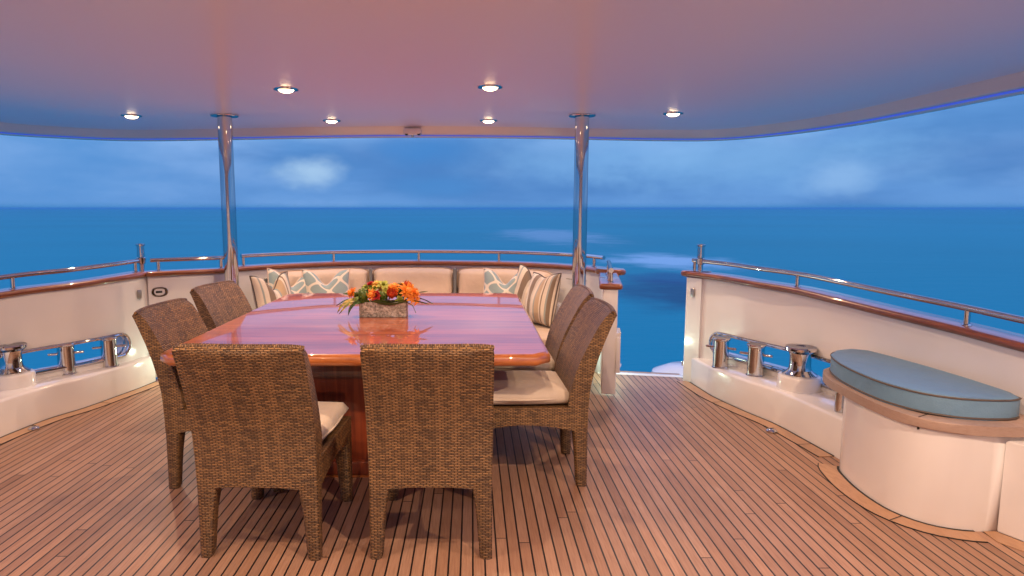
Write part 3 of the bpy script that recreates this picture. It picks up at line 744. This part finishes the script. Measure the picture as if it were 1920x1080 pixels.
    for i in range(60):
        a=2*math.pi*i/60; c,s=math.cos(a),math.sin(a); k=1/max(abs(c),abs(s)); k=k**.85; u=max(-1,min(1,c*k)); v=max(-1,min(1,s*k)); x=.2445*u*(1-.10*max(0,-v)**2*abs(u)**3); pp.append((x,.045+.2635*v,.466))
    mk('piping',tube(pp,.004,6,closed=True),'cream_fabric',cshn)
    return root
def copy_tree(o,parent=None):
    c=o.copy(); COL.objects.link(c); c.parent=parent
    for ch in [x for x in bpy.data.objects if x.parent==o]: copy_tree(ch,c)
    return c
proto=make_chair()
kids={}
spots=[(-.868,2.885,R(-3),'near left wicker chair with its back to the camera, largest in the left foreground'),
(-.170,2.885,0,'near right wicker chair with its back to the camera, in the middle foreground'),
(.300,3.56,R(90)+R(2),'wicker chair at the right side of the table nearest the camera, cushion in view'),
(.315,4.26,R(90)+R(1),'farther wicker chair at the right side of the table, close to the sofa'),
(-1.27,3.52,R(-90)-R(4),'wicker chair at the left side of the table nearest the camera'),
(-1.36,4.42,R(-90)-R(10),'farther wicker chair at the left side of the table, in front of the left post')]
protokids=[x for x in bpy.data.objects if x.parent==proto]
for i,(x,y,a,lab) in enumerate(spots):
    o=proto if i==0 else copy_tree(proto)
    o.location=(x,y,.0); o.rotation_euler=(0,0,a); tag(o,lab,'chair','woven wicker dining chairs round the table')

# ------------------------------------------------------------------ sofa
so=empty('sofa',(0,0,0),label='curved cream built in sofa along the stern bulwark',cat='sofa')
back_in=[p for p in SW if p.x<.80]
def seatpoly(ins,front):
    b=[(p.x,p.y) for p in offs([q for q in SW if -1.95<q.x<.86],-1,ins)]
    return b+front
base_front=[(.74,5.5),(.74,5.08),(.66,5.02),(-1.80,5.02),(-1.90,5.10),(-1.93,5.6)]
mk('base',prism(seatpoly(.01,base_front),0,.36,.006),'gelcoat',so,angle=50)
cush_front=[(.73,5.55),(.735,5.09),(.70,5.02),(.62,4.99),(-1.76,4.99),(-1.86,5.02),(-1.90,5.10),(-1.92,5.6)]
mk('seat_cushion',prism(seatpoly(.16,cush_front),.361,.46,.028,5),'beige_vinyl',so,angle=70)
S=arclen(SW)
def s_at(x): 
    return min(range(len(SW)),key=lambda i:abs(SW[i].x-x)+(0 if i>2 else 0))
def backc(s0,s1):
    V=[];Fs=[];nu=28;nz=14
    for lay in (0,1):
        for i in range(nu+1):
            u=-1+2*i/nu; s=(s0+s1)/2+(s1-s0)/2*u
            for k in range(nz+1):
                v=-1+2*k/nz
                e=(max(0,1-abs(u)**14)*max(0,1-abs(v)**6))**.5
                z0,z1=.43,.868; corner=.018*abs(u)**10*max(0,v)**4
                z=(z0+z1)/2+(z1-z0)/2*v-corner*2
                o=.055+(.075 if lay else -.045)*e+(.04*(-v)*(.5) if lay else 0)
                V.append(frac_pt(SW,S,s,-1,o,0)); V[-1].z=z
        b=lay*(nu+1)*(nz+1)
        for i in range(nu):
            for k in range(nz): a=b+i*(nz+1)+k; Fs.append((a,a+1,a+nz+2,a+nz+1))
    # close sides
    o=(nu+1)*(nz+1)
    for i in range(nu):
        for k in (0,nz): a=i*(nz+1)+k; Fs.append((a,a+nz+1,a+nz+1+o,a+o))
    for k in range(nz):
        for i in (0,nu): a=i*(nz+1)+k; Fs.append((a,a+1,a+1+o,a+o))
    return V,Fs
sx=[S[s_at(x)] for x in (-1.86,-1.02,-.13,.80)]
for i in range(3): mk('back_cushion',backc(sx[i]+.014,sx[i+1]-.014),'beige_vinyl',so,angle=70)
for i in (1,2):
    c=frac_pt(SW,S,sx[i],-1,.075,0); a=frac_pt(SW,S,sx[i]+.02,-1,.075,0)-c; ang=math.atan2(a.y,a.x)
    mk('joint_strip',box(-.013,.013,-.05,.035,.44,.862,.008),'grey_piping',so).matrix_local=T(c.x,c.y,0,rz=ang)
sd=empty('side_cabinet',(0,0,0),label='low white cabinet at the right end of the sofa',cat='cabinet')
mk('cabinet_body',prism([(.755,5.98),(.755,5.32),(.80,5.24),(.97,5.24),(1.0,5.32),(1.05,5.74),(.95,5.95)],0,.60,.012),'gelcoat',sd,angle=50)
# ------------------------------------------------------------------ pillows
def pillow(name,loc,rot,mat_,label,size=.44,dent=.09,th=.085,rolluv=False):
    root=empty(name,loc,0,label=label,cat='pillow',group='throw pillows on the sofa'); root.rotation_euler=rot
    N=26;V=[];Fs=[];uvs=[]
    h=size/2
    for lay in (0,1):
        for j in range(N+1):
            for i in range(N+1):
                u=-1+2*i/N;v=-1+2*j/N
                pin=1-.07*(1-abs(u)**2)*(abs(v)**2); pin2=1-.07*(1-abs(v)**2)*(abs(u)**2)
                x=h*u*pin2; z=h*v*pin
                # karate chop: centre of top edge pushed down
                z-=dent*math.exp(-(u/.38)**2)*max(0,(v+.4)/1.4)**1.5*2*.75
                e=((1-u*u)*(1-v*v)); t=th*max(0,e)**.45
                t*=1-.35*math.exp(-(u/.3)**2)*max(0,v)
                y=(t if lay else -t)
                wr=.004*noise.noise(Vector((u*3,v*3,lay*4+loc[0])))*(e>0)
                V.append(Vector((x,y+wr,z))); uvs.append(((u+1)/2,(v+1)/2))
        b=lay*(N+1)**2
        for j in range(N):
            for i in range(N): a=b+j*(N+1)+i; Fs.append((a,a+1,a+N+2,a+N+1))
    me=bpy.data.meshes.new('cover'); me.from_pydata([tuple(p) for p in V],[],Fs); uv=me.uv_layers.new(name='uv')
    for p in me.polygons:
        p.use_smooth=True
        for li in p.loop_indices: uv.data[li].uv=uvs[me.loops[li].vertex_index]
    me.materials.append(MC[mat_])
    bm=bmesh.new(); bm.from_mesh(me); bmesh.ops.remove_doubles(bm,verts=bm.verts,dist=1e-4); bmesh.ops.recalc_face_normals(bm,faces=bm.faces); bm.to_mesh(me); bm.free()
    o=bpy.data.objects.new('cover',me); COL.objects.link(o); o.parent=root
    # piping round the edge
    ed=[]
    K=N+1
    for i in range(N): ed.append(V[i])
    for j in range(N): ed.append(V[j*K+N])
    for i in range(N): ed.append(V[N*K+N-i])
    for j in range(N): ed.append(V[(N-j)*K])
    mk('piping',tube(ed,.006,8,closed=True),'dark_piping' if mat_=='striped_fabric' else 'white_petal',root)
    return root
pillow('throw_pillow',(-1.36,6.13,.665),(R(-14),0,R(12)),'trellis_fabric','large pale blue trellis pattern pillow at the left end of the sofa')
pillow('throw_pillow',(-1.67,6.02,.66),(R(-16),R(10),R(35)),'trellis_fabric','blue trellis pillow half hidden behind the left pillows')
pillow('throw_pillow',(-1.73,5.72,.665),(R(-12),0,R(62)),'striped_fabric','brown and cream striped pillow at the left end of the sofa')
pillow('throw_pillow',(.31,6.18,.665),(R(-14),0,R(-16)),'trellis_fabric','pale blue trellis pattern pillow at the right end of the sofa')
pillow('throw_pillow',(.56,6.05,.675),(R(-14),R(12),R(-35)),'striped_fabric','striped pillow tucked behind the big striped one on the right')
pillow('throw_pillow',(.60,5.62,.675),(R(-14),R(-4),R(-66)),'striped_fabric','large brown and cream striped pillow leaning on the white cabinet',size=.46,dent=.02)

# ------------------------------------------------------------------ flowers
fa=empty('flower_arrangement',(-.575,4.27,.7502),label='orange and green flower arrangement in a rough grey stone trough',cat='flowers')
def trough():
    o=box(-.152,.152,-.062,.062,0,.098,.006); V=[]
    for p in o[0]: V.append(p+Vector((0,0,0)))
    return V,o[1]
pot=mk('trough',join(box(-.152,.152,-.062,-.050,0,.098,.003),box(-.152,.152,.050,.062,0,.098,.003),box(-.152,-.140,-.050,.050,0,.0975,.003),box(.140,.152,-.050,.050,0,.0975,.003),box(-.140,.140,-.050,.050,.001,.085)),'grey_stone',fa,smooth=False)
def petals(n,L,w,tilt,curl,c,layers,jit=.15,M=None):
    out=[]
    for l in range(layers):
        f=l/max(1,layers-1)
        for k in range(n):
            a=2*math.pi*(k+.5*l)/n+random.uniform(-jit,jit); el=tilt*(1-f)+1.35*f+random.uniform(-.12,.12); ll=L*(1-.45*f)*random.uniform(.85,1.1)
            V=[];Fs=[];seg=4
            for i in range(seg+1):
                t=i/seg; r=ll*t; e=el+curl*t; ww=w*math.sin(math.pi*min(1,.18+t*.82))**.7*(1-.3*f)
                p=Vector((r*math.cos(e),0,r*math.sin(e)))
                for s in (-1,0,1): V.append(p+Vector((0,s*ww,abs(s)*ww*.35)))
            for i in range(seg):
                for s in (0,1): q=i*3+s; Fs.append((q,q+1,q+4,q+3))
            Rz=Matrix.Rotation(a,4,'Z'); out.append(([Rz@v for v in V],Fs))
    return join(*out)
def flower(kind,x,y,z,r,dirv):
    r*=1.22; z=.085+(z-.085)*.86; y-=.012
    d=Vector(dirv).normalized(); q=Vector((0,0,1)).rotation_difference(d).to_matrix().to_4x4(); M=Matrix.Translation((x,y,z))@q
    if kind=='dahlia': vf=petals(13,r,r*.16,.15,-.2,0,4); m='orange_petal'
    elif kind=='lily': vf=petals(6,r*1.15,r*.25,.4,-.5,0,1); m='orange_petal'
    elif kind=='yellow': vf=petals(9,r,r*.2,.3,-.2,0,3); m='yellow_petal'
    elif kind=='protea':
        vf=petals(16,r*.95,r*.16,.0,.9,0,5); m='coral_petal'
    elif kind=='carnation': vf=petals(12,r*.9,r*.3,.2,.2,0,5,.4); m='crimson_petal'
    elif kind=='orchid': vf=petals(5,r,r*.36,.35,-.3,0,2); m='green_petal'
    elif kind=='moss':
        ps=[]
        for i in range(70):
            a=Vector((random.gauss(0,1),random.gauss(0,1),random.gauss(0,1))).normalized()*r*random.uniform(.7,1)
            qq=Vector((0,0,1)).rotation_difference(a.normalized()).to_matrix().to_4x4()
            ps.append(xf(petals(4,r*.22,r*.09,.3,0,0,1),Matrix.Translation(a)@qq))
        V=[];
        ps.append(lathe([(.001,-r*.7),(r*.5,-r*.5),(r*.72,0),(r*.5,r*.5),(.001,r*.7)],12)); vf=join(*ps); m='moss_green'
    o=mk('bloom',xf(vf,M),m,fa,angle=80)
    if kind in('protea','dahlia','yellow'):
        mk('bloom_centre',xf(lathe([(.001,0),(r*.3,r*.12),(r*.36,r*.35),(r*.2,r*.55),(.001,r*.6)],12),M),{'protea':'coral_petal','dahlia':'orange_petal','yellow':'yellow_petal'}[kind],o)
fl=[('dahlia',-.200,-.02,.165,.042,(-1,-.6,.5)),('yellow',-.175,.0,.125,.030,(-1,-.7,.2)),('moss',-.125,-.025,.150,.044,(-.3,-1,.5)),('carnation',-.045,-.045,.150,.038,(.1,-1,.3)),('dahlia',-.070,-.050,.158,.036,(-.2,-1,.4)),
('orchid',-.060,-.01,.195,.036,(-.2,-.7,1)),('protea',.060,-.045,.160,.050,(.1,-1,.35)),('dahlia',.070,-.01,.205,.042,(.1,-.6,1)),('carnation',-.085,.02,.222,.028,(-.3,-.3,1)),('yellow',-.045,.01,.226,.034,(0,-.4,1)),
('orchid',.0,.0,.222,.040,(.2,-.5,1)),('orchid',-.11,.01,.200,.040,(-.5,-.4,1)),('dahlia',.160,-.03,.180,.056,(.6,-.9,.5)),('protea',.150,.01,.208,.040,(.6,-.2,1)),('dahlia',.205,-.02,.165,.040,(1,-.4,.3)),('lily',.215,-.03,.115,.032,(1,-.7,0)),('lily',.185,-.05,.135,.030,(.8,-1,.2)),
('moss',.005,-.03,.150,.036,(0,-1,.3)),('yellow',.12,.03,.215,.03,(.4,.3,1)),('moss',.10,.03,.17,.045,(.2,.6,1)),('dahlia',0,.05,.18,.045,(0,1,.6)),('protea',-.10,.05,.17,.045,(-.4,1,.5)),('orchid',.11,-.05,.125,.026,(.3,-1,0)),('orchid',.02,-.045,.195,.026,(0,-1,.6))]
for k,x,y,z,r,d in fl: flower(k,x,y,z,r,d)
def leaf(pts,w,m,name='leaf',fold=.25):
    c=crom(pts,.012); n=len(c);V=[];Fs=[]
    for i,p in enumerate(c):
        t=i/(n-1); a=c[max(0,i-1)];b=c[min(n-1,i+1)]; d=(b-a).normalized(); s=d.cross(Vector((0,0,1)))
        if s.length<.1: s=Vector((0,1,0))
        s=(s+Vector((0,-.2,.75))).normalized(); s=(s-d*s.dot(d)).normalized(); u=s.cross(d); ww=w*(math.sin(math.pi*min(1,.06+t*.94)**.8)+.02)
        for k in (-1,-.5,0,.5,1): V.append(p+s*ww*k+u*(abs(k)*fold*ww)+u*.002*math.sin(9*t*k))
    for i in range(n-1):
        for k in range(4): q=i*5+k; Fs.append((q,q+1,q+6,q+5))
    return mk(name,(V,Fs),m,fa,angle=80)
leaf([(-.10,-.04,.10),(-.18,-.07,.115),(-.25,-.09,.085),(-.285,-.10,.035)],.017,'croton_leaf')
leaf([(-.10,-.045,.10),(-.16,-.08,.10),(-.20,-.10,.065),(-.215,-.11,.015)],.013,'leaf_green')
leaf([(-.10,-.03,.11),(-.19,-.03,.145),(-.26,-.03,.15)],.020,'leaf_green')
leaf([(-.12,-.02,.10),(-.22,-.05,.115),(-.30,-.06,.075)],.007,'leaf_green')
leaf([(-.13,-.05,.09),(-.21,-.10,.09),(-.27,-.13,.03)],.010,'croton_leaf')
leaf([(-.08,-.065,.108),(.03,-.085,.085),(.13,-.08,.098),(.20,-.05,.12)],.020,'leaf_green')
leaf([(-.05,-.07,.115),(.05,-.088,.10),(.16,-.07,.12)],.012,'moss_green')
leaf([(.10,-.04,.11),(.21,-.06,.105),(.30,-.06,.085)],.013,'leaf_green')
leaf([(.12,-.02,.12),(.22,.0,.15),(.285,.01,.160)],.010,'leaf_green')
leaf([(.12,.0,.12),(.23,.03,.11),(.32,.03,.075)],.012,'leaf_green')
leaf([(.0,.05,.12),(.05,.13,.13),(.09,.19,.08)],.02,'leaf_green')
leaf([(-.1,.05,.12),(-.17,.12,.13),(-.21,.17,.08)],.02,'leaf_green')
leaf([(.14,-.05,.10),(.19,-.10,.085),(.22,-.13,.04)],.012,'leaf_green')
leaf([(-.13,-.05,.11),(-.155,-.085,.13),(-.175,-.11,.10)],.012,'moss_green')

# ------------------------------------------------------------------ world: dusk sky
w=bpy.data.worlds.new('World'); sc.world=w; w.use_nodes=True; t=NT(w.node_tree)
bg=t.N['Background']; d=t.new('ShaderNodeTexCoord').outputs['Generated']; s=t.sep(d)
el=t.m('MAXIMUM',s[2],0)
base=t.ramp(t.m('POWER',el,.5),[(0.0,(.135,.315,.66)),(.13,(.125,.305,.66)),(.22,(.105,.275,.62)),(.33,(.125,.32,.68)),(.42,(.15,.34,.74)),(.55,(.34,.50,1.08)),(.8,(.50,.68,1.4)),(1,(.55,.72,1.5))])
n=t.noise(t.mapping(d,loc=(3.2,1.0,.3),sca=(2.2,2.2,6.5)),1.25,5,.52)
c=t.mix(t.m('MULTIPLY',t.smooth(n,.46,.66),.55),base,(.29,.48,.84))
n2=t.noise(t.mapping(d,loc=(8.5,0,4),sca=(1.3,1.3,6)),1.6,5,.55)
n2=t.m('MULTIPLY',t.smooth(n2,.42,.64),t.m('SUBTRACT',1,t.smooth(s[2],.2,.35)))
c=t.mix(t.m('MULTIPLY',n2,.62),c,(.05,.175,.47))
def spot(px,py,rx,ry,col,f,c):
    u=(px-885)/1240; v=(py-540)/1240; P=PITCH; dv=Vector((u,math.cos(P)-v*math.sin(P),-math.sin(P)-v*math.cos(P))).normalized()
    dx=t.m('DIVIDE',t.m('SUBTRACT',s[0],dv.x),rx); dz=t.m('DIVIDE',t.m('SUBTRACT',s[2],dv.z),ry)
    dd=t.m('SQRT',t.m('ADD',t.m('MULTIPLY',dx,dx),t.m('MULTIPLY',dz,dz)))
    nn=t.noise(t.mapping(d,sca=(9,9,18)),1.6,4,.6)
    k=t.m('SUBTRACT',1,t.smooth(t.m('ADD',dd,t.m('MULTIPLY_ADD',nn,1.2,-.6)),.05,1.15)); k=t.m('MULTIPLY',k,t.m('GREATER_THAN',s[1],0))
    return t.mix(t.m('MULTIPLY',k,f),c,col)
c=spot(585,322,.055,.028,(.42,.62,.84),.75,c)
c=spot(1090,300,.20,.05,(.20,.42,.76),.5,c)
c=spot(1400,300,.26,.06,(.22,.46,.80),.55,c)
c=spot(1570,335,.05,.035,(.27,.47,.78),.6,c)
c=spot(800,280,.10,.03,(.05,.24,.62),.5,c)
c=spot(820,350,.10,.02,(.06,.26,.62),.4,c)
c=spot(120,320,.16,.06,(.05,.24,.60),.45,c)
hz=t.m('SUBTRACT',1,t.smooth(s[2],-.004,.009)); c=t.mix(t.m('MULTIPLY',hz,.80),c,(.035,.235,.50))
t.put(bg.inputs[0],c); bg.inputs[1].default_value=1.07

# ------------------------------------------------------------------ evening haze over the water
hv=bpy.data.materials.new('evening_haze'); hv.use_nodes=True; hn=hv.node_tree; hn.nodes.remove(hn.nodes['Principled BSDF'])
pv=hn.nodes.new('ShaderNodeVolumePrincipled'); pv.inputs['Color'].default_value=(.22,.62,.95,1); pv.inputs['Density'].default_value=.0004
hn.links.new(pv.outputs[0],hn.nodes['Material Output'].inputs['Volume']); MC['haze']=hv
mk('haze',box(-17000,17000,-17000,17000,-3.4,3.2),'haze',smooth=False,kind='stuff',label='thin evening haze over the sea',cat='haze')
